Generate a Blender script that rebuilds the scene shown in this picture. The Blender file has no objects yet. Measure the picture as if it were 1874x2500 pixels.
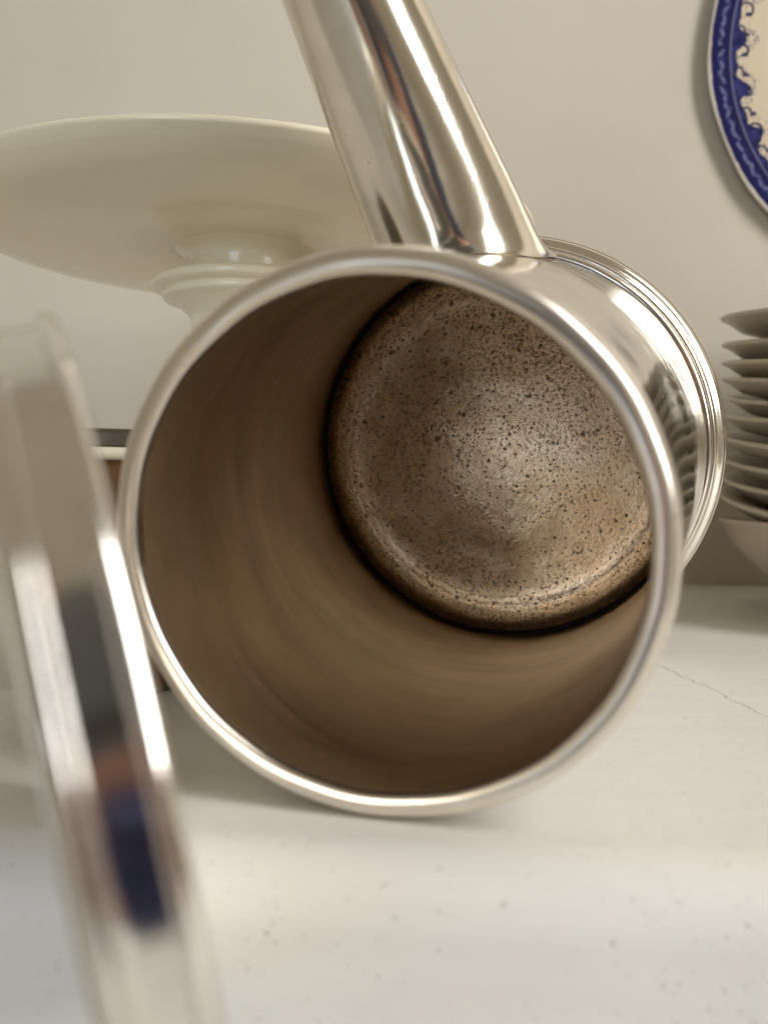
import bpy, bmesh, math, random
from mathutils import Vector, Matrix
from math import radians, sin, cos, pi, sqrt
random.seed(7)
S = bpy.context.scene
COL = S.collection
# ------------------------------------------------------------------ camera
CM = 0.01
PITCH, ROLL, CAMZ = radians(1.54), radians(1.0), 5.30      # camera height above the shelf top in cm
def _cam2level(v):                       # camera coords (x right, y down, z forward) -> level coords, cm
    c, s = cos(ROLL), sin(ROLL)
    x, y, z = v
    x, y = c*x + s*y, -s*x + c*y
    cp, sp = cos(PITCH), sin(PITCH)
    return (x, cp*y + sp*z, -sp*y + cp*z)
def D(v):                                # direction, camera coords -> world
    x, y, z = _cam2level(v)
    return Vector((x, z, -y))
def P(v):                                # point in cm, camera coords -> world metres
    return (D(v) + Vector((0, 0, CAMZ)))*CM
cam_d = bpy.data.cameras.new('camera'); cam = bpy.data.objects.new('camera', cam_d); COL.objects.link(cam)
R_, U_, B_ = D((1, 0, 0)), D((0, -1, 0)), D((0, 0, -1))
cam.matrix_world = Matrix((( R_.x, U_.x, B_.x, 0), (R_.y, U_.y, B_.y, 0), (R_.z, U_.z, B_.z, CAMZ*CM), (0, 0, 0, 1)))
cam_d.sensor_fit = 'VERTICAL'; cam_d.sensor_height = 36.0; cam_d.lens = 2200/2500*36.0
cam_d.clip_start = 0.01; cam_d.clip_end = 50
cam_d.dof.use_dof = True; cam_d.dof.focus_distance = 0.262; cam_d.dof.aperture_fstop = 15.0
S.camera = cam
# ------------------------------------------------------------------ light
w = bpy.data.worlds.new('World'); S.world = w; w.use_nodes = True
bg = w.node_tree.nodes['Background']
bg.inputs['Color'].default_value = (1.0, 0.84, 0.60, 1); bg.inputs['Strength'].default_value = 0.25
def area(name, loc, target, size, power, color, sy=None):
    l = bpy.data.lights.new(name, 'AREA'); l.shape = 'RECTANGLE'; l.size = size; l.size_y = sy or size
    l.energy = power; l.color = color
    o = bpy.data.objects.new(name, l); COL.objects.link(o); o.location = loc
    o.rotation_euler = (Vector(target) - Vector(loc)).to_track_quat('-Z', 'Y').to_euler()
    return o
area('window_light', (1.05, -0.48, 0.80), (0.0, 0.25, 0.25), 0.40, 17.5, (1.0, 0.98, 0.95), 1.35)
area('window_light', (-0.68, -1.9, 0.22), (0.0, 0.25, 0.05), 0.8, 13.0, (0.76, 0.88, 1.0), 1.4)
S.view_settings.view_transform = 'Standard'; S.view_settings.look = 'None'
S.view_settings.exposure = 0.14; S.view_settings.gamma = 1.0
S.view_settings.use_curve_mapping = False
C_ = S.cycles; C_.max_bounces = 7; C_.diffuse_bounces = 4; C_.glossy_bounces = 5; C_.blur_glossy = 1.0; C_.use_adaptive_sampling = True; C_.adaptive_threshold = .03

# ------------------------------------------------------------------ materials
class NT:
    def __init__(s, name):
        s.m = bpy.data.materials.new(name); s.m.use_nodes = True
        s.t = s.m.node_tree; s.b = s.t.nodes['Principled BSDF']
        s.tc = None
    def n(s, typ, **kw):
        nd = s.t.nodes.new(typ)
        for k, v in kw.items(): setattr(nd, k, v)
        return nd
    def l(s, a, b): s.t.links.new(a, b)
    def obj(s, scale=(1, 1, 1)):
        if s.tc is None: s.tc = s.n('ShaderNodeTexCoord')
        mp = s.n('ShaderNodeMapping'); s.l(s.tc.outputs['Object'], mp.inputs['Vector'])
        mp.inputs['Scale'].default_value = scale
        return mp.outputs['Vector']
    def noise(s, scale, detail=4, rough=.55, vec=None, dist=0.0):
        nd = s.n('ShaderNodeTexNoise'); nd.inputs['Scale'].default_value = scale
        nd.inputs['Detail'].default_value = detail; nd.inputs['Roughness'].default_value = rough
        nd.inputs['Distortion'].default_value = dist
        s.l(vec if vec is not None else s.obj(), nd.inputs['Vector']); return nd.outputs['Fac']
    def voro(s, scale, vec=None, feature='F1', out='Distance', rnd=1.0):
        nd = s.n('ShaderNodeTexVoronoi', feature=feature); nd.inputs['Scale'].default_value = scale
        nd.inputs['Randomness'].default_value = rnd
        s.l(vec if vec is not None else s.obj(), nd.inputs['Vector']); return nd.outputs[out]
    def ramp(s, fac, stops):
        nd = s.n('ShaderNodeValToRGB'); e = nd.color_ramp.elements
        while len(e) < len(stops): e.new(.5)
        for i, (p, c) in enumerate(stops):
            e[i].position = p; e[i].color = (c, c, c, 1) if isinstance(c, (int, float)) else (*c, 1)
        s.l(fac, nd.inputs['Fac']); return nd.outputs['Color']
    def math(s, op, a, b=None, c=None, clamp=False):
        nd = s.n('ShaderNodeMath', operation=op, use_clamp=clamp)
        for i, v in enumerate((a, b, c)):
            if v is None: continue
            if isinstance(v, (int, float)): nd.inputs[i].default_value = v
            else: s.l(v, nd.inputs[i])
        return nd.outputs[0]
    def mix(s, fac, a, b, blend='MIX'):
        nd = s.n('ShaderNodeMix', data_type='RGBA', blend_type=blend)
        for sock, v in ((nd.inputs[0], fac), (nd.inputs[6], a), (nd.inputs[7], b)):
            if isinstance(v, (int, float)): sock.default_value = v
            elif isinstance(v, tuple): sock.default_value = (*v, 1)
            else: s.l(v, sock)
        return nd.outputs[2]
    def bump(s, h, strength=.3, dist=.001, prev=None):
        nd = s.n('ShaderNodeBump'); nd.inputs['Strength'].default_value = strength
        nd.inputs['Distance'].default_value = dist; s.l(h, nd.inputs['Height'])
        if prev is not None: s.l(prev, nd.inputs['Normal'])
        return nd.outputs['Normal']
    def set(s, **kw):
        for k, v in kw.items():
            i = s.b.inputs[k.replace('_', ' ')]
            if isinstance(v, (int, float)): i.default_value = v
            elif isinstance(v, tuple): i.default_value = (*v, 1) if len(v) == 3 else v
            else: s.l(v, i)
        return s.m

def mat_plain(name, col, rough, metallic=0, coat=0, var=.06, scale=60):
    t = NT(name); f = t.noise(scale, 5)
    c = t.mix(f, tuple(x*(1-var) for x in col), tuple(min(1, x*(1+var)) for x in col))
    return t.set(Base_Color=c, Roughness=rough, Metallic=metallic, Coat_Weight=coat)

def mat_silver(name, rough=.07, tint=(.90, .86, .78), wavy=.02, bloom=.5):
    t = NT(name)
    f = t.noise(55, 5); big = t.noise(16, 4, .6, dist=.7)
    c = t.mix(t.ramp(f, [(.35, 0), (.75, 1)]), tint, tuple(x*.84 for x in tint))
    # warm tarnish bloom and finger smudges
    c = t.mix(t.ramp(big, [(.52, 0), (.70, bloom)]), c, (tint[0]*.78, tint[1]*.70, tint[2]*.56))
    spot = t.math('MULTIPLY', t.ramp(t.voro(260), [(.05, .6), (.11, 0)]), t.ramp(t.noise(60, 2), [(.58, 0), (.66, 1)]))
    c = t.mix(spot, c, (.25, .19, .12))
    r = t.math('MULTIPLY_ADD', f, .12, t.math('MULTIPLY_ADD', t.ramp(big, [(.5, 0), (.7, 1)]), .07, rough-.05))
    # wiping scratches in two directions over faint hammering ripples
    s1 = t.ramp(t.noise(700, 2, vec=t.obj((.06, 1, 1))), [(.60, 0), (.7, 1)])
    s2 = t.ramp(t.noise(600, 2, vec=t.obj((1, .8, .05))), [(.62, 0), (.7, 1)])
    n1 = t.bump(t.noise(38, 2), wavy, .01)
    n2 = t.bump(t.math('ADD', s1, s2), .022, .0003, n1)
    return t.set(Base_Color=c, Metallic=1.0, Roughness=r, Normal=n2)

def mat_inside():
    t = NT('tarnished_silver_wall')
    # soft turning rings along the axis, blotchy brown tarnish, wiped lighter patches
    ring = t.noise(26, 4, vec=t.obj((.22, .22, 3.0)), dist=.4)
    ring2 = t.noise(160, 3, vec=t.obj((.04, .04, 2.0)))
    blot = t.noise(30, 6, .6); cloud = t.noise(14, 3, vec=t.obj((.8, .8, 2.2)), dist=.8)
    c = t.mix(t.ramp(blot, [(.3, 0), (.7, 1)]), (.53, .395, .23), (.72, .57, .365))
    c = t.mix(t.ramp(ring, [(.42, 0), (.70, .55)]), c, (.82, .68, .50))
    c = t.mix(t.ramp(cloud, [(.5, 0), (.68, .7)]), c, (.42, .29, .175))
    vd = t.n('ShaderNodeTexVoronoi'); vd.inputs['Scale'].default_value = 75; t.l(t.obj((1, 1, .6)), vd.inputs['Vector'])
    sx = t.n('ShaderNodeSeparateColor'); t.l(vd.outputs['Color'], sx.inputs[0])
    dd = t.math('MULTIPLY_ADD', t.math('SUBTRACT', t.noise(500, 3), .5), .12, vd.outputs['Distance'])
    spm = t.math('MULTIPLY', t.ramp(dd, [(.03, .8), (.07, 0)]), t.math('GREATER_THAN', sx.outputs[0], .8))
    c = t.mix(spm, c, (.10, .055, .03))
    r = t.math('MULTIPLY_ADD', ring, .22, t.math('MULTIPLY_ADD', ring2, .08, .20))
    n = t.bump(t.math('MULTIPLY_ADD', cloud, 1.0, t.math('MULTIPLY', ring2, .05)), .10, .004)
    return t.set(Base_Color=c, Metallic=.92, Roughness=r, Normal=n)

def mat_floor():
    t = NT('pitted_silver_floor')
    sep = t.n('ShaderNodeSeparateXYZ'); t.l(t.obj(), sep.inputs[0])
    rr = t.math('SQRT', t.math('ADD', t.math('MULTIPLY', sep.outputs[0], sep.outputs[0]), t.math('MULTIPLY', sep.outputs[1], sep.outputs[1])))
    rn = t.math('DIVIDE', rr, .060)
    wob = t.math('MULTIPLY_ADD', t.math('SUBTRACT', t.noise(60, 6, .65), .5), .10, rn)
    fine = t.noise(900, 4, .7); mid = t.noise(110, 6, .65); big = t.noise(34, 4, dist=.6)
    c = t.mix(t.ramp(mid, [(.34, 0), (.62, 1)]), (.70, .605, .49), (.98, .93, .84))
    c = t.mix(t.ramp(big, [(.42, 0), (.62, .65)]), c, (.68, .555, .42))
    # browner outer shoulder with a worn bright line where it turns
    c = t.mix(t.ramp(wob, [(.78, 0), (.83, .7), (.90, .45), (.97, .85)]), c, (.42, .29, .165))
    c = t.mix(t.math('MULTIPLY', t.ramp(wob, [(.855, 0), (.89, 1), (.93, 0)]), t.ramp(fine, [(.36, .15), (.56, 1)])), c, (1.0, .90, .72))
    # broken etched contour
    c = t.mix(t.math('MULTIPLY', t.ramp(wob, [(.79, 0), (.803, .6), (.815, 0)]), t.ramp(t.noise(45, 2), [(.42, 0), (.55, 1)])), c, (.13, .085, .05))
    # fine grain, stronger in patches
    c = t.mix(t.math('MULTIPLY', t.ramp(fine, [(.38, .9), (.50, 0)]), t.ramp(t.noise(48, 4, .6), [(.36, .25), (.62, 1)])), c, (.20, .135, .08))
    # corrosion pits of mixed size gathered in drifts, denser towards one side
    drift = t.noise(42, 5, .65, dist=.5)
    side = t.math('MULTIPLY_ADD', sep.outputs[0], 9.0, t.math('MULTIPLY_ADD', sep.outputs[1], 5.0, t.math('MULTIPLY_ADD', t.math('SUBTRACT', drift, .5), 2.6, .40)))
    side = t.math('MINIMUM', t.math('MAXIMUM', side, 0.0), 1.0)
    wv = t.n('ShaderNodeVectorMath', operation='MULTIPLY_ADD'); nn = t.n('ShaderNodeTexNoise'); nn.inputs['Scale'].default_value = 700
    t.l(t.obj(), nn.inputs['Vector']); t.l(nn.outputs['Color'], wv.inputs[0]); wv.inputs[1].default_value = (.0011, .0011, .0011); t.l(t.obj(), wv.inputs[2])
    pits = None
    for sc, lo, hi, th, amp in ((1000, .18, .34, .74, .5), (600, .15, .28, .84, .75), (300, .12, .20, 1.0, .8), (170, .10, .15, 1.10, .8)):
        vd = t.n('ShaderNodeTexVoronoi'); vd.inputs['Scale'].default_value = sc; t.l(wv.outputs[0], vd.inputs['Vector'])
        sx = t.n('ShaderNodeSeparateColor'); t.l(vd.outputs['Color'], sx.inputs[0])
        size = t.math('MULTIPLY_ADD', sx.outputs[1], .8, .5)
        m = t.ramp(t.math('DIVIDE', vd.outputs['Distance'], size), [(lo, amp), (hi, 0)])
        k = t.math('GREATER_THAN', t.math('MULTIPLY_ADD', side, .55, sx.outputs[0]), th)
        m = t.math('MULTIPLY', m, k)
        pits = m if pits is None else t.math('MAXIMUM', pits, m)
    c = t.mix(t.math('MULTIPLY', pits, .85), c, (.10, .078, .055))
    # larger ringed spots
    vd = t.n('ShaderNodeTexVoronoi'); vd.inputs['Scale'].default_value = 100; t.l(wv.outputs[0], vd.inputs['Vector'])
    sx = t.n('ShaderNodeSeparateColor'); t.l(vd.outputs['Color'], sx.inputs[0])
    dd = t.math('DIVIDE', vd.outputs['Distance'], t.math('MULTIPLY_ADD', sx.outputs[2], .9, .55))
    ringm = t.math('MULTIPLY', t.ramp(dd, [(.07, .2), (.125, .35), (.145, 1), (.175, 0)]), t.math('GREATER_THAN', sx.outputs[1], .55))
    c = t.mix(t.math('MULTIPLY', ringm, .6), c, (.16, .115, .075))
    # circular wipe scratches
    cmb = t.n('ShaderNodeCombineXYZ'); t.l(t.math('MULTIPLY', rr, 2600), cmb.inputs[0])
    ang = t.math('ARCTAN2', sep.outputs[1], sep.outputs[0]); t.l(t.math('MULTIPLY', ang, 3.0), cmb.inputs[1])
    scr = t.noise(1.0, 3, .6, vec=cmb.outputs[0])
    c = t.mix(t.ramp(scr, [(.58, 0), (.72, .5)]), c, (.98, .88, .72))
    r = t.math('MULTIPLY_ADD', mid, .20, t.math('MULTIPLY_ADD', pits, .25, .14))
    n1 = t.bump(t.math('SUBTRACT', t.math('MULTIPLY_ADD', scr, .25, fine), pits), .35, .0005)
    n2 = t.bump(big, .14, .004, n1)
    return t.set(Base_Color=c, Metallic=.75, Roughness=r, Normal=n2)

def mat_shelf():
    t = NT('old_white_paint')
    v = t.obj()
    st = t.noise(120, 4, .6, vec=t.obj((.12, 1, 1)))
    big = t.noise(9, 4)
    c = t.mix(t.ramp(big, [(.3, 0), (.7, 1)]), (.80, .785, .75), (.85, .84, .815))
    c = t.mix(t.ramp(st, [(.35, .22), (.6, 0)]), c, (.72, .70, .65))
    dots = None
    for sc, lo, hi, th in ((360, .08, .20, .90), (640, .12, .26, .85), (1000, .14, .28, .82)):
        vd = t.n('ShaderNodeTexVoronoi'); vd.inputs['Scale'].default_value = sc
        t.l(t.obj((.75, 1, 1)), vd.inputs['Vector'])
        sx = t.n('ShaderNodeSeparateColor'); t.l(vd.outputs['Color'], sx.inputs[0])
        dd = t.math('MULTIPLY_ADD', t.math('SUBTRACT', t.noise(900, 3), .5), .16, vd.outputs['Distance'])
        m = t.math('MULTIPLY', t.ramp(dd, [(lo, 1), (hi, 0)]), t.math('GREATER_THAN', sx.outputs[0], th))
        dots = m if dots is None else t.math('MAXIMUM', dots, m)
    c = t.mix(t.math('MULTIPLY', dots, .22), c, (.36, .30, .24))
    # hairline cracks running front to back through the paint
    sep = t.n('ShaderNodeSeparateXYZ'); t.l(v, sep.inputs[0])
    cr = None
    for x0, y0, k, y1 in CRACKS:
        wv = t.math('MULTIPLY', t.math('SUBTRACT', t.noise(75, 5, .7), .5), .008)
        xl = t.math('ADD', t.math('MULTIPLY_ADD', t.math('SUBTRACT', y0, sep.outputs[1]), k, x0), wv)
        d = t.math('ABSOLUTE', t.math('SUBTRACT', sep.outputs[0], xl))
        m = t.ramp(t.math('DIVIDE', d, .001), [(.10, 1), (.28, 0)])
        rng = t.math('MULTIPLY', t.math('LESS_THAN', sep.outputs[1], y0), t.math('GREATER_THAN', sep.outputs[1], y1))
        m = t.math('MULTIPLY', m, rng)
        cr = m if cr is None else t.math('MAXIMUM', cr, m)
    c = t.mix(t.math('MULTIPLY', cr, .6), c, (.16, .13, .10))
    h = t.math('SUBTRACT', t.math('MULTIPLY_ADD', st, .5, t.math('MULTIPLY', t.noise(60, 3), .5)), t.math('MAXIMUM', dots, cr))
    n = t.bump(h, .35, .0008)
    return t.set(Base_Color=c, Roughness=.42, Normal=n, Specular_IOR_Level=.25)

def mat_wall():
    t = NT('painted_plaster')
    c = t.mix(t.ramp(t.noise(5, 4), [(.3, 0), (.7, 1)]), (.56, .51, .43), (.61, .56, .48))
    n = t.bump(t.noise(260, 4), .12, .001)
    return t.set(Base_Color=c, Roughness=.7, Normal=n)

def mat_glaze(name, a, b, rough=.16):
    t = NT(name)
    c = t.mix(t.ramp(t.noise(14, 5), [(.3, 0), (.7, 1)]), a, b)
    sp = t.math('MULTIPLY', t.ramp(t.voro(150), [(.03, 1), (.05, 0)]), t.ramp(t.noise(50, 1), [(.6, 0), (.66, 1)]))
    c = t.mix(t.math('MULTIPLY', sp, .6), c, tuple(x*.4 for x in a))
    n = t.bump(t.noise(70, 2), .05, .002)
    return t.set(Base_Color=c, Roughness=rough, Normal=n, Coat_Weight=.2, Coat_Roughness=.08)

def mat_transfer():
    """blue transfer print round the rim of the wall plate, drawn in polar coordinates of the plate"""
    t = NT('blue_transfer_glaze')
    sep = t.n('ShaderNodeSeparateXYZ'); t.l(t.obj(), sep.inputs[0])
    x, y = sep.outputs[0], sep.outputs[1]
    rn = t.math('DIVIDE', t.math('SQRT', t.math('ADD', t.math('MULTIPLY', x, x), t.math('MULTIPLY', y, y))), PLATE_R)
    th = t.math('ARCTAN2', y, x)
    cream = t.mix(t.noise(30, 3), (.62, .53, .39), (.68, .58, .44))
    wob = t.noise(170, 4)
    # band
    blue = t.mix(t.noise(220, 4), (.002, .003, .05), (.005, .008, .11))
    pale = (.15, .16, .33)
    # lace of dots in the band
    N = 92
    lob = t.math('ABSOLUTE', t.math('SINE', t.math('MULTIPLY', th, N/2)))
    lace_r = t.math('MULTIPLY_ADD', lob, .012, .935)
    lace = t.ramp(t.math('DIVIDE', t.math('ABSOLUTE', t.math('SUBTRACT', rn, lace_r)), .02), [(.2, 1), (.6, 0)])
    lace = t.math('MULTIPLY', lace, t.ramp(t.noise(330, 3), [(.38, 0), (.56, 1)]))
    dots = t.ramp(t.voro(300), [(.1, .5), (.18, 0)])
    dots = t.math('MULTIPLY', dots, t.ramp(rn, [(.915, 0), (.925, 1), (.955, 1), (.965, 0)]))
    inband = t.mix(t.math('MAXIMUM', lace, dots), blue, pale)
    # thin pale line, then violet shading with a scalloped, scrolled inner edge
    M = 26
    sc = t.math('MULTIPLY', t.math('SINE', t.math('MULTIPLY', th, M)), .020)
    sc2 = t.math('MULTIPLY', t.math('SINE', t.math('MULTIPLY_ADD', th, M*2.0, 1.1)), .012)
    edge = t.math('ADD', t.math('ADD', t.math('ADD', sc, sc2), .862), t.math('MULTIPLY', t.math('SUBTRACT', wob, .5), .035))
    inner = t.math('GREATER_THAN', rn, edge)
    vio = t.mix(t.ramp(t.noise(260, 3), [(.4, 0), (.6, 1)]), (.008, .009, .08), (.03, .032, .16))
    rim_l = t.ramp(t.math('DIVIDE', t.math('ABSOLUTE', t.math('SUBTRACT', rn, edge)), .02), [(.2, 1), (.5, 0)])
    vio = t.mix(rim_l, vio, (.006, .008, .07))
    # free scrolls reaching into the cream
    vx = t.n('ShaderNodeCombineXYZ'); t.l(t.math('MULTIPLY', th, 9.0), vx.inputs[0]); t.l(t.math('MULTIPLY', rn, 26.0), vx.inputs[1])
    curl = t.noise(1.25, 2, .5, vec=vx.outputs[0], dist=1.6)
    curlm = t.ramp(t.math('ABSOLUTE', t.math('SUBTRACT', curl, .52)), [(.012, 1), (.03, 0)])
    reach = t.math('ADD', t.math('MULTIPLY', sc, 1.6), .815)
    curlm = t.math('MULTIPLY', curlm, t.math('GREATER_THAN', rn, reach))
    c = t.mix(t.math('MULTIPLY', curlm, .8), cream, (.03, .035, .14))
    # C-scrolls and small leaves between the lobes
    for Mm, phs, rc, rad, wd, dmin in ((31, .0, .858, .030, .0065, -.012), (31, .5, .868, .018, .006, -.03), (62, .25, .842, .008, .008, -.02)):
        fr = t.math('FRACT', t.math('ADD', t.math('MULTIPLY', th, Mm/(2*pi)), 10+phs))
        du = t.math('MULTIPLY', t.math('SUBTRACT', fr, .5), 2*pi/Mm*rc)
        dv = t.math('SUBTRACT', t.math('MULTIPLY_ADD', t.math('SUBTRACT', wob, .5), .014, rn), rc)
        dist_ = t.math('SQRT', t.math('ADD', t.math('MULTIPLY', du, du), t.math('MULTIPLY', dv, dv)))
        m = t.ramp(t.math('DIVIDE', t.math('ABSOLUTE', t.math('SUBTRACT', dist_, rad)), wd), [(.55, 1), (1.0, 0)])
        m = t.math('MULTIPLY', m, t.math('LESS_THAN', du, rad*.55))
        c = t.mix(m, c, (.008, .010, .08))
    c = t.mix(inner, c, vio)
    c = t.mix(t.ramp(rn, [(.905, 0), (.908, 1)]), c, (.004, .005, .06))
    c = t.mix(t.ramp(rn, [(.898, 0), (.901, 1), (.905, 0)]), c, (.30, .29, .42))
    c = t.mix(t.ramp(rn, [(.915, 0), (.919, 1)]), c, inband)
    c = t.mix(t.ramp(t.math('MULTIPLY_ADD', t.math('SUBTRACT', wob, .5), .012, rn), [(.982, 0), (.988, 1)]), c, (.60, .56, .50))
    return t.set(Base_Color=c, Roughness=.14, Coat_Weight=.4, Coat_Roughness=.05)

# ------------------------------------------------------------------ mesh helpers
def tag(o, label, cat, group=None):
    o['label'] = label; o['category'] = cat
    if group: o['group'] = group
    return o
def struct(o): o['kind'] = 'structure'; return o
def link(name, me, mat, parent=None, smooth=True, sharp=40):
    if mat: me.materials.append(mat)
    if smooth:
        me.polygons.foreach_set('use_smooth', [True]*len(me.polygons))
        if sharp: me.set_sharp_from_angle(angle=radians(sharp))
    o = bpy.data.objects.new(name, me); COL.objects.link(o)
    if parent: o.parent = parent
    return o
def empty(name, mw):
    o = bpy.data.objects.new(name, None); COL.objects.link(o); o.matrix_world = mw; o.empty_display_size = .02
    return o
def lathe_mesh(prof, seg=128, closed=False, name='m', warp=None):
    """prof: (r, z) in cm; turned about z"""
    vs, fs, rings = [], [], []
    for r, z in prof:
        if r < 1e-6:
            rings.append([len(vs)]); vs.append((0, 0, z*CM))
        else:
            ring = []
            for i in range(seg):
                a = 2*pi*i/seg
                rr, zz = (r, z) if warp is None else warp(r, z, a)
                ring.append(len(vs)); vs.append((rr*cos(a)*CM, rr*sin(a)*CM, zz*CM))
            rings.append(ring)
    n = len(rings)
    for k in range(n if closed else n-1):
        A, B = rings[k], rings[(k+1) % n]
        for i in range(seg):
            j = (i+1) % seg
            if len(A) == 1 and len(B) == 1: continue
            if len(A) == 1: fs.append((A[0], B[j], B[i]))
            elif len(B) == 1: fs.append((A[i], A[j], B[0]))
            else: fs.append((A[i], A[j], B[j], B[i]))
    me = bpy.data.meshes.new(name); me.from_pydata(vs, [], fs)
    bm = bmesh.new(); bm.from_mesh(me); bmesh.ops.recalc_face_normals(bm, faces=bm.faces); bm.to_mesh(me); bm.free()
    return me
def spline(pts, n=8):
    """Catmull-Rom through (r,z) points"""
    out = []
    for i in range(len(pts)-1):
        p0, p1, p2, p3 = pts[max(i-1, 0)], pts[i], pts[i+1], pts[min(i+2, len(pts)-1)]
        for k in range(n):
            u = k/n
            out.append(tuple(.5*(2*p1[j] + (p2[j]-p0[j])*u + (2*p0[j]-5*p1[j]+4*p2[j]-p3[j])*u*u + (3*p1[j]-p0[j]-3*p2[j]+p3[j])*u**3) for j in (0, 1)))
    out.append(pts[-1]); return out
def arc(cx, cz, r, a0, a1, n=8):
    return [(cx + r*cos(radians(a0+(a1-a0)*i/n)), cz + r*sin(radians(a0+(a1-a0)*i/n))) for i in range(n+1)]
def bm_mesh(bm, name='m'):
    me = bpy.data.meshes.new(name); bmesh.ops.recalc_face_normals(bm, faces=bm.faces); bm.to_mesh(me); bm.free(); return me
def box_mesh(x0, x1, y0, y1, z0, z1, bev=0, seg=3):
    bm = bmesh.new(); bmesh.ops.create_cube(bm, size=1)
    for v in bm.verts: v.co = Vector(((x0+x1)/2 + v.co.x*(x1-x0), (y0+y1)/2 + v.co.y*(y1-y0), (z0+z1)/2 + v.co.z*(z1-z0)))
    if bev: bmesh.ops.bevel(bm, geom=list(bm.edges), offset=bev, segments=seg, affect='EDGES', profile=.5)
    return bm_mesh(bm)

# ------------------------------------------------------------------ setting
YAW = radians(-3.0)                         # the shelf runs slightly towards the viewer on the right
RY = Matrix.Rotation(YAW, 4, 'Z')
CRACKS = [(.0703, .282, .167, .185), (.103, .205, .5, .19), (-.21, .40, -.2, .30)]
prof = [(53.0, 0.0), (12.95, 0.0)]
prof = [(y, z) for y, z in [(53.0, 0), (40, 0), (30, 0), (20, 0), (14.6, 0)]] + \
       [(13.6 - 1.1*sin(radians(a)), -1.1 + 1.1*cos(radians(a))) for a in range(0, 91, 10)] + [(12.5, -4.0), (53.0, -4.0)]
vs, fs = [], []
xs = [-120, -60, -30, -10, 0, 10, 30, 60, 120]
for x in xs:
    for y, z in prof: vs.append((x*CM, y*CM, z*CM))
n = len(prof)
for i in range(len(xs)-1):
    for k in range(n):
        k2 = (k+1) % n
        fs.append((i*n+k, i*n+k2, (i+1)*n+k2, (i+1)*n+k))
fs.append(tuple(range(n))); fs.append(tuple((len(xs)-1)*n + k for k in range(n)))
me = bpy.data.meshes.new('shelf'); me.from_pydata(vs, [], fs)
bm = bmesh.new(); bm.from_mesh(me); bmesh.ops.recalc_face_normals(bm, faces=bm.faces); bm.to_mesh(me); bm.free()
shelf = struct(link('shelf', me, mat_shelf(), sharp=35)); shelf.matrix_world = RY
wall = struct(link('wall', box_mesh(-1.5, 1.5, .53, .63, -.54, 1.5), mat_wall(), smooth=False)); wall.matrix_world = RY
floor = struct(link('floor', box_mesh(-2.5, 2.5, -2.6, .5, -.60, -.54), mat_plain('pale_boards', (.76, .73, .68), .5), smooth=False))

# ------------------------------------------------------------------ silver pot
silver = mat_silver('polished_silver', .07, (.95, .92, .855), .03, .2); silver_rim = mat_silver('worn_silver_rim', .28, (.90, .85, .77), .05)
inside = mat_inside(); floorm = mat_floor()
black = mat_plain('gap_black', (.012, .009, .007), .7)
rimc = Vector((-.036, .138, 3.392))*4.0
ax = Vector((.264, -.166, 1.0)).normalized()              # from rim to foot, camera coords
FOOT = 16.25                                              # rim to underside of foot, cm
zc = -D(ax).normalized()
e_up = D((0, -1, 0)); ex = (e_up - zc*e_up.dot(zc)).normalized(); ey = zc.cross(ex)
org = P(rimc + ax*FOOT)
POT = Matrix((( ex.x, ey.x, zc.x, org.x), (ex.y, ey.y, zc.y, org.y), (ex.z, ey.z, zc.z, org.z), (0, 0, 0, 1)))
pot = tag(empty('silver_pot', POT), 'open silver pot lying on its side, brown pitted inside, spout upward', 'coffee pot')
def T(t): return FOOT - t                                 # distance from rim -> local height
def rb(t): return 4.2 + (6.05-4.2)*t/15.4
# body outside: gently tapering, with a slight hand-raised unevenness
def warp_body(r, z, a):
    return r + .012*sin(3*a+.4) + .010*sin(7*a + z*.8) , z
body = [(rb(t), T(t)) for t in [.46 + (15.0-.46)*i/26 for i in range(27)]]
link('body', lathe_mesh(body, 160, warp=warp_body), silver, pot, sharp=0)
# rim: thick turned-over lip with a step outside
rim = [(4.03, T(.26)), (4.0, T(.22))] + arc(4.14, T(.14), .14, 180, 95, 8) + spline([(4.20, T(.005)), (4.33, T(.06)), (4.41, T(.16)), (4.445, T(.27))], 5)[1:] \
    + arc(4.40, T(.33), .058, 20, -80, 6) + [(4.33, T(.40)), (4.315, T(.44))] + arc(4.29, T(.52), .05, 30, -90, 5) + [(4.20, T(.58))]
def warp_rim(r, z, a): return r + .010*sin(5*a+1) + .006*sin(17*a), z + .008*sin(9*a)
link('rim', lathe_mesh(rim, 220, warp=warp_rim), silver_rim, pot, sharp=50)
# inner wall, with a slight bulge and the black gap line at the floor
ri = lambda t: 4.0 + 2.0*t/15.67
def warp_in(r, z, a): return r + .014*sin(2*a+.9) + .02*sin(4*a + z*.7)*sin(z*.9), z
link('inner_wall', lathe_mesh([(ri(t), T(t)) for t in [.23 + (15.9-.23)*i/30 for i in range(31)]], 160, warp=warp_in), inside, pot, sharp=0)
# floor: shallow dome, groove, rounded shoulder, black gap against the wall
fl = [(0, T(15.18)), (.35, T(15.185)), (1.0, T(15.225)), (2.2, T(15.36)), (3.4, T(15.51)), (4.3, T(15.585)), (4.72, T(15.59)), (4.88, T(15.56)), (5.06, T(15.50)),
      (5.30, T(15.49)), (5.55, T(15.52)), (5.74, T(15.59)), (5.89, T(15.70)), (5.955, T(15.95))]
def warp_fl(r, z, a):
    return r + (.02*sin(5*a) if r > 4 else 0), z + .018*sin(2*a+1)*min(1, r/3) + .012*sin(6*a)*min(1, r/4)
link('inner_floor', lathe_mesh(spline(fl, 5)[:-1] + [fl[-1]], 160, warp=warp_fl), floorm, pot, sharp=0)
link('floor_gap', lathe_mesh([(5.90, T(15.76)), (6.03, T(15.76))], 128), black, pot)  # flat black ring set into the gap between floor and inner wall
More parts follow.
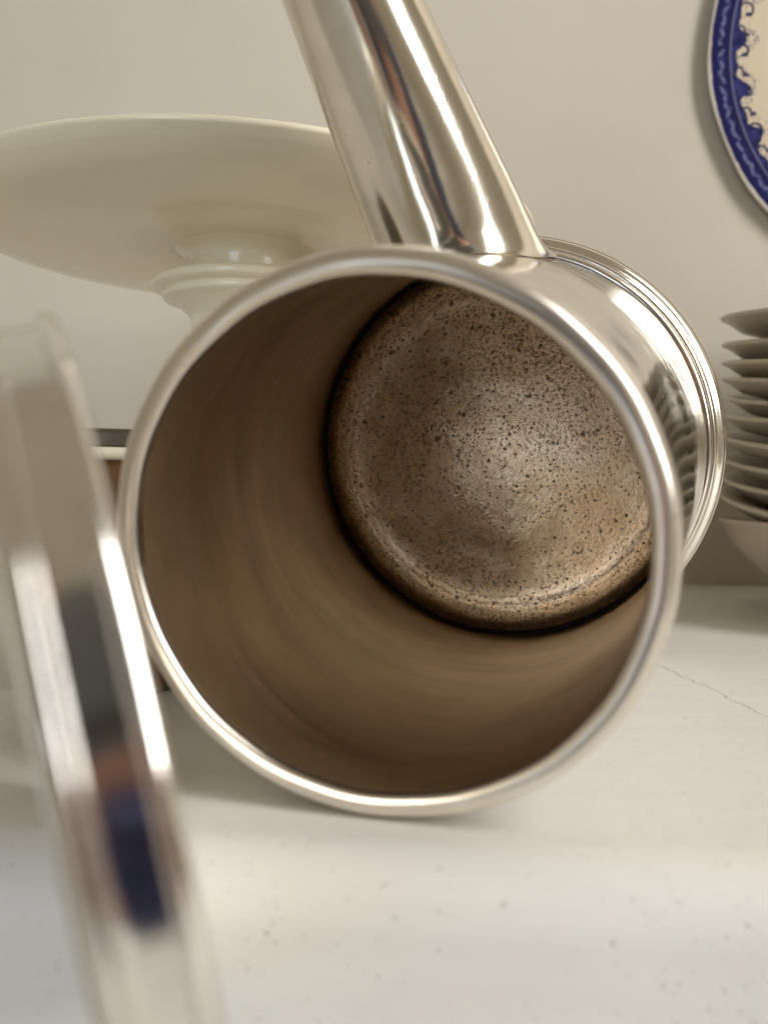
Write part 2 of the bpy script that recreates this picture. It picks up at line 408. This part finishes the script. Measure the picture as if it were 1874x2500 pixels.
# foot: reeded mouldings
ft = [(rb(14.9), T(14.9))] + arc(6.02, T(15.12), .13, 100, -60, 7) + arc(6.10, T(15.34), .09, 80, -50, 6) + arc(6.20, T(15.52), .12, 90, -60, 7) \
   + spline([(6.30, T(15.66)), (6.38, T(15.74)), (6.52, T(15.82)), (6.58, T(15.90))], 4)[1:] + arc(6.54, T(16.02), .11, 60, -90, 8) + [(6.30, T(16.20)), (6.0, T(16.12)), (0, T(16.05))]
link('foot_ring', lathe_mesh(ft, 200), mat_silver('foot_silver', .12, (.91, .87, .79), .06), pot, sharp=40)

# spout: straight tapering tube let into the body, small fillet of solder at the seam
inv = POT.inverted()
SB = inv @ P((2.02, -6.88, 24.33)); SD = (inv.to_3x3() @ D((-.414, -.753, -.511))).normalized()
su = (Vector((0, 0, -1)) - SD*SD.dot(Vector((0, 0, -1)))).normalized(); sv = SD.cross(su)
def body_hit(o, d):
    """distance along ray o+d*s to the pot's outer cone (metres, local)"""
    lo, hi = -.05, .06
    f = lambda s: (lambda p: sqrt(p.x**2+p.y**2) - rb(FOOT - p.z/CM)*CM)(o + d*s)
    for _ in range(60):
        m = (lo+hi)/2
        if f(m) > 0: hi = m
        else: lo = m
    return (lo+hi)/2
seg = 96; rows = 40; SL = .095
vs, fs = [], []
for k in range(rows+1):
    for i in range(seg):
        a = 2*pi*i/seg; dr = su*cos(a) + sv*sin(a)
        s0 = body_hit(SB + dr*.0209, SD) - .0006
        u = k/rows; u = u**1.5
        end = SL - .012*cos(a)                              # slanting lip
        s = s0 + (end - s0)*u
        flare = .0026*math.exp(-(s-s0)/.0028)
        r = .02085 - .087*s + flare + .0004*sin(3*a + 40*s)*min(1, (s-s0)/.02)
        vs.append(SB + SD*s + dr*r)
for k in range(rows):
    for i in range(seg):
        j = (i+1) % seg
        fs.append((k*seg+i, k*seg+j, (k+1)*seg+j, (k+1)*seg+i))
# inside of the lip
b0 = rows*seg
for k, (ds, dd) in enumerate(((.0, -.0009), (-.012, -.0009))):
    for i in range(seg):
        a = 2*pi*i/seg; dr = su*cos(a) + sv*sin(a); end = SL - .012*cos(a)
        vs.append(SB + SD*(end+ds) + dr*(.02085 - .087*end + dd))
for k in range(2):
    for i in range(seg):
        j = (i+1) % seg; fs.append((b0+k*seg+i, b0+k*seg+j, b0+(k+1)*seg+j, b0+(k+1)*seg+i))
me = bpy.data.meshes.new('spout'); me.from_pydata(vs, [], fs)
bm = bmesh.new(); bm.from_mesh(me); bmesh.ops.recalc_face_normals(bm, faces=bm.faces); bm.to_mesh(me); bm.free()
spout = link('spout', me, mat_silver('spout_silver', .14, (.84, .785, .68), .025), pot, sharp=50)

# dark solder line where the spout is let into the body
vs, fs = [], []
sec = 8
for i in range(seg):
    a = 2*pi*i/seg; dr = su*cos(a) + sv*sin(a)
    ss = body_hit(SB + dr*.0236, SD); c0 = SB + dr*.0236 + SD*ss
    for k in range(sec):
        b = 2*pi*k/sec; rr_ = .00042*(1 + .25*sin(9*a) + .2*sin(23*a))
        vs.append(c0 + dr*rr_*cos(b) + SD*rr_*sin(b))
for i in range(seg):
    j = (i+1) % seg
    for k in range(sec):
        l = (k+1) % sec; fs.append((i*sec+k, j*sec+k, j*sec+l, i*sec+l))
me = bpy.data.meshes.new('solder_seam'); me.from_pydata(vs, [], fs)
link('solder_seam', me, mat_plain('tarnished_solder', (.22, .17, .11), .35, .9, var=.4, scale=300), spout, sharp=0)

# lid: shallow drum, hinged at the left of the rim and standing open
lid_n = Vector((.977, -.213, .352)).normalized()          # towards the lid's open side, camera coords
lid_mid = Vector((-.318, .229, 1.0))*10.4
LT = .92
lbase = P(lid_mid + lid_n*(LT/2))
lz = -D(lid_n).normalized(); lx = (e_up - lz*e_up.dot(lz)).normalized(); ly = lz.cross(lx)
LID = Matrix((( lx.x, ly.x, lz.x, lbase.x), (lx.y, ly.y, lz.y, lbase.y), (lx.z, ly.z, lz.z, lbase.z), (0, 0, 0, 1)))
lp = [(4.18, .10)] + arc(4.44, .12, .11, 200, 330, 8)[::1] + [(4.56, .14), (4.57, .22)] + arc(4.53, .27, .04, 20, 90, 4) + [(4.47, .315), (4.45, .34)] \
   + [(4.445, .45), (4.44, .65), (4.435, .80), (4.44, .88)] + arc(4.47, .92, .05, -80, 80, 5) + [(4.46, .975), (4.45, 1.0)] + spline([(4.455, 1.02), (4.49, 1.10), (4.44, 1.24), (4.30, 1.34)], 5) \
   + [(4.15, 1.37), (4.0, 1.36), (3.0, 1.33), (1.5, 1.31), (0, 1.30)]
lid_r = mat_silver('lid_silver', .10, (.96, .94, .91), .04, .15)
lp = [(r, z*.665) for r, z in lp]
lid = link('lid', lathe_mesh(lp, 200), lid_r, pot, sharp=45)
lid.matrix_parent_inverse = Matrix.Identity(4); lid.matrix_local = inv @ LID
lin = link('lid_lining', lathe_mesh([(4.18, .07), (4.15, .35), (4.10, .58), (3.9, .74), (2.5, .79), (0, .79)], 160), silver_rim, lid)
# hinge barrel between lid and rim
hp = P(rimc + Vector((-.90, .317, .29)).normalized()*4.72 + ax*.15)
ht = D(ax.cross(Vector((-.90, .317, .29)))).normalized()
hz = ht; hx = (zc - hz*zc.dot(hz)).normalized(); hy = hz.cross(hx)
HM = Matrix(((hx.x, hy.x, hz.x, hp.x), (hx.y, hy.y, hz.y, hp.y), (hx.z, hy.z, hz.z, hp.z), (0, 0, 0, 1)))
hprof = []
for k in range(5):
    z0 = -.6 + k*.24
    hprof += [(.13, z0), (.15, z0+.02), (.15, z0+.21), (.13, z0+.23)]
hinge = link('hinge', lathe_mesh([(0, -.6)] + hprof + [(0, .6)], 32), silver_rim, pot, sharp=40)
hinge.matrix_local = inv @ HM

# ------------------------------------------------------------------ cake stand
cream = mat_glaze('cream_glaze', (.90, .815, .62), (.93, .86, .69), .2)
SX, SY, SR, SZ = -5.7, 36.5, 11.4, 10.05 + CAMZ
stand = tag(empty('cake_stand', Matrix.Translation((SX*CM, SY*CM, 0))), 'cream glazed pedestal cake stand with a ringed stem behind the silver pot', 'cake stand')
h = SZ
top = [(0, h-.10), (6, h-.08), (10.2, h+.02), (11.3, h+.16)] + arc(SR-.13, h+.03, .13, 110, -60, 8) + spline([(SR-.3, h-.30), (SR-1.5, h-.72), (SR-4.5, h-.84), (4.2, h-.74), (2.9, h-.72)], 6)
def warp_st(r, z, a): return r + .05*sin(2*a)*r/12, z + .05*sin(3*a+.5)*r/12
link('plate', lathe_mesh(top, 160, warp=warp_st), cream, stand, sharp=0)
stem = spline([(3.1, h-0.66), (2.45, h-0.86), (2.2, h-1.16), (2.14, h-1.61)], 5) + [(2.2, h-1.78), (2.7, h-1.88), (3.4, h-1.96)] + arc(3.5, h-2.18, .22, 85, -50, 7) + [(3.3, h-2.42)] + arc(3.1, h-2.60, .20, 60, -50, 6) + \
       spline([(2.85, h-2.86), (2.5, h-3.11), (2.24, h-3.36), (2.16, h-3.76), (2.1, h-6.36), (2.3, 5.0), (2.9, 3.0), (3.9, 1.6), (4.8, .8), (5.05, .3)], 5) + [(4.95, .02), (4.3, 0), (3.9, .3), (0, .6)]
link('stem', lathe_mesh(stem, 96), cream, stand, sharp=0)

# ------------------------------------------------------------------ stack of plates at the right
china = mat_glaze('white_china', (.50, .44, .36), (.56, .50, .42), .3)
PX, PY, PR = 25.0, 38.0, 10.3
def zfor(y): return CAMZ + (1206 - y)/2200*38.0
ys = [765, 832, 880, 924, 973, 1021, 1074, 1129, 1183, 1228]
GR = 'plates and bowl stacked by the wall'
def plate_prof(R, hr, foot=.35):
    return [(0, .55), (5.4, .52), (6.4, .62), (8.0, hr-.55), (R-.5, hr-.04)] + arc(R-.10, hr-.10, .10, 90, -70, 5) + [(R-.28, hr-.26), (R-.95, hr-.72), (8.0, hr-1.05), (6.7, .36), (6.1, .20), (5.9, 0), (5.5, 0), (5.4, .22), (0, .24)]
pm = {}
order = ['topmost deep', 'second', 'third', 'fourth', 'fifth', 'sixth', 'seventh', 'eighth', 'ninth', 'tenth']
for i, y in enumerate(ys):
    hr = 2.45 if i == 0 else 2.0
    key = (hr, i % 3)
    if key not in pm:
        ph = random.random()*6
        def wp(r, z, a, ph=ph): return r*(1 + .006*sin(2*a+ph)), z + .045*sin(2*a+ph*1.7)*r/10
        pm[key] = lathe_mesh(plate_prof(PR + (.05, -.08, .0)[i % 3], hr), 112, warp=wp)
        pm[key].materials.append(china); pm[key].polygons.foreach_set('use_smooth', [True]*len(pm[key].polygons))
    o = bpy.data.objects.new('dinner_plate', pm[key]); COL.objects.link(o)
    o.location = ((PX + random.uniform(-.12, .12))*CM, (PY+random.uniform(-.1, .1))*CM, (zfor(y) - hr)*CM)
    o.rotation_euler = (radians(7) + random.uniform(-.008, .008), random.uniform(-.006, .006), 0)
    lab = 'deep pale plate on the very top of the stacked plates' if i == 0 else 'pale china plate, %s from the top of the stack by the wall' % order[i]
    tag(o, lab, 'plate', GR)
zb = zfor(1228) - 2.0
hb = zfor(1269)
bowl = [(0, zb-.04), (6.3, zb-.04), (8.6, zb+.1), (PR-.45, hb-.1)] + arc(PR-.15, hb-.12, .12, 95, -70, 5) + spline([(PR-.3, hb-.4), (9.4, hb-1.4), (7.6, hb-2.9), (6.2, .5)], 5) + [(6.0, 0), (5.6, 0), (5.4, .3), (0, .4)]
b = link('china_bowl', lathe_mesh(bowl, 112), china, None); b.location = (PX*CM, PY*CM, 0)
tag(b, 'pale china bowl at the very bottom under the stacked plates', 'bowl', GR)

# ------------------------------------------------------------------ blue and white plate on the wall
PLATE_R = .131
bp = tag(empty('wall_plate', Matrix.Identity(4)), 'blue and white transfer printed plate hung on the wall above the plate stack', 'plate')
wp_ = [(0, .35), (7.6, .38), (8.6, .45), (9.4, .56), (12.3, .62)] + arc(12.98, .56, .10, 100, -80, 6) + [(12.6, .42), (9.6, .34), (8.8, .24), (8.0, .12), (7.8, 0), (7.3, 0), (7.2, .12), (0, .14)]
def warp_pl(r, z, a):                                     # slightly lobed edge
    return (r*(1 + .0035*sin(12*a)), z) if r > 11 else (r, z)
link('dish', lathe_mesh(spline(wp_[:5], 4)[:-1] + wp_[4:], 240, warp=warp_pl), mat_transfer(), bp, sharp=0)
hk = link('hanger', box_mesh(-.004, .004, .118, .128, -.008, .001, .0008), mat_plain('hanger_wire', (.3, .26, .2), .4, 1), bp)
xw, zw = 28.1, 24.9 + CAMZ
bp.matrix_world = RY @ Matrix.Translation((xw*CM, .53 - .0012, zw*CM)) @ Matrix.Rotation(radians(90), 4, 'X')

# ------------------------------------------------------------------ small brown jar behind the lid
jar = tag(empty('brown_jar', Matrix.Translation((-.0705, .238, 0))), 'small brown stoneware jar with cream band and dark cap behind the pot lid', 'jar')
brown = mat_glaze('brown_glaze', (.13, .062, .022), (.20, .10, .038), .25)
link('body', lathe_mesh([(0, 0), (1.75, 0)] + arc(1.72, .14, .14, -90, -10, 4) + spline([(1.95, .4), (2.25, 1.6), (2.5, 3.4), (2.6, 5.0), (2.58, 5.75)], 5) + [(2.5, 5.85), (0, 5.85)], 64), brown, jar, sharp=40)
link('band', lathe_mesh([(2.45, 5.84)] + arc(2.62, 6.0, .15, -80, 80, 6) + [(2.4, 6.16), (0, 6.17)], 64), cream, jar)
link('cap', lathe_mesh([(2.35, 6.16), (2.42, 6.2), (2.42, 6.5), (2.3, 6.6), (0, 6.62)], 64), mat_plain('dark_pewter', (.13, .105, .08), .45, .6), jar, sharp=40)

# ------------------------------------------------------------------ person and phone (seen only as reflections)
def skin(name, verts, edges, radii, mat, parent, root=0, sub=2):
    me = bpy.data.meshes.new(name); me.from_pydata([Vector(v) for v in verts], edges, [])
    o = bpy.data.objects.new(name, me); COL.objects.link(o); o.parent = parent
    m = o.modifiers.new('skin', 'SKIN'); m.use_smooth_shade = True
    for i, d in enumerate(me.skin_vertices[0].data):
        r = radii[i]; d.radius = r if isinstance(r, tuple) else (r, r); d.use_root = (i == root)
    s = o.modifiers.new('sub', 'SUBSURF'); s.levels = sub; s.render_levels = sub
    me.materials.append(mat); return o
FZ = -.54
per = tag(empty('person', Matrix.Translation((.15, -.58, FZ))), 'kneeling person in grey shirt and blue jeans, reflected in the silver lid', 'person')
skinm = mat_plain('skin', (.55, .30, .22), .5); shirt = mat_plain('grey_shirt', (.20, .21, .22), .85)
jeans = mat_plain('blue_denim', (.015, .025, .10), .8); shoe = mat_plain('black_leather', (.012, .010, .010), .4); hairm = mat_plain('dark_hair', (.025, .018, .014), .5)
V, Eg, Rd = [], [], []
def chain(pts, rad, start=None):
    prev = start
    for p, r in zip(pts, rad):
        V.append(p); Rd.append(r); i = len(V)-1
        if prev is not None: Eg.append((prev, i))
        prev = i
    return prev
chain([(0, 0, 0.600), (0, .01, 0.790), (0, .03, 0.990), (0, .05, 1.100)], [(.14, .10), (.125, .09), (.15, .10), (.10, .07)])
neck = chain([(0, .06, 1.180), (0, .08, 1.240), (0, .09, 1.310), (0, .085, 1.365)], [.055, .07, (.078, .092), .055], 3)
nose = chain([(0, .185, 1.270)], [.012], len(V)-3)
for s in (-1, 1):
    ear = chain([(s*.088, .085, 1.270)], [(.012, .02)], 6)
    sh = chain([(s*.17, .05, 1.080), (s*.21-.05, .20, 0.860), (s*.10-.13, .44, 0.640), (s*.062-.15, .50, 0.575)], [.055, .043, .034, .026], 3)
    palm = chain([(s*.052-.15, .545, 0.555)], [(.026, .018)], sh)
    for q, (dz, ln) in enumerate(((.022, .055), (.005, .06), (-.012, .056), (-.028, .045))):
        chain([(s*.046-.15, .572, .552+dz), (s*.030-.15, .588, .554+dz), (s*.014-.15, .586, .554+dz)], [.009, .008, .007], palm)
    chain([(s*.035-.15, .535, 0.580), (s*.018-.15, .548, 0.590)], [.011, .009], palm)
    leg = chain([(s*.09, 0, 0.540), (s*.10, .08, .085), (s*.10, -.32, .07), (s*.10, -.40, .05)], [.085, .058, .042, .035], 0)
body_o = skin('body', V, Eg, Rd, skinm, per)
V, Eg, Rd = [], [], []
chain([(0, 0, 0.580), (0, .01, 0.790), (0, .03, 0.990), (0, .05, 1.110)], [(.165, .125), (.15, .115), (.175, .125), (.12, .09)])
for s in (-1, 1): chain([(s*.17, .05, 1.085), (s*.21-.05, .20, 0.860), (s*.125-.12, .39, 0.685)], [.07, .058, .05], 3)
skin('shirt', V, Eg, Rd, shirt, per)
V, Eg, Rd = [], [], []
chain([(0, 0, 0.640)], [(.165, .13)])
for s in (-1, 1): chain([(s*.09, 0, 0.540), (s*.10, .08, .09), (s*.10, -.30, .085)], [.105, .085, .07], 0)
skin('jeans', V, Eg, Rd, jeans, per)
V, Eg, Rd = [], [], []
chain([(0, .02, 1.240), (0, .03, 1.340), (0, .08, 1.400), (0, .15, 1.370)], [.075, .09, .075, .035])
skin('hair', V, Eg, Rd, hairm, per)
for s in (-1, 1):
    V, Eg, Rd = [], [], []
    chain([(s*.10, -.33, .06), (s*.10, -.40, .05), (s*.10, -.47, .04)], [.045, .048, .038])
    skin('shoe', V, Eg, Rd, shoe, per)
ph = tag(empty('phone', Matrix.Translation((0, -.014, .08))), 'dark grey slim phone held sideways between two hands, reflected in the silver', 'phone')
link('case', box_mesh(-.075, .075, -.004, .004, -.038, .038, .0035), mat_plain('phone_case', (.13, .14, .15), .35), ph)
link('lens', lathe_mesh([(0, .45), (.55, .45), (.6, .40), (.6, .3)], 32), mat_plain('lens_glass', (.01, .01, .012), .1), ph).matrix_local = Matrix.Translation((0, 0, -.027)) @ Matrix.Rotation(radians(-90), 4, 'X')
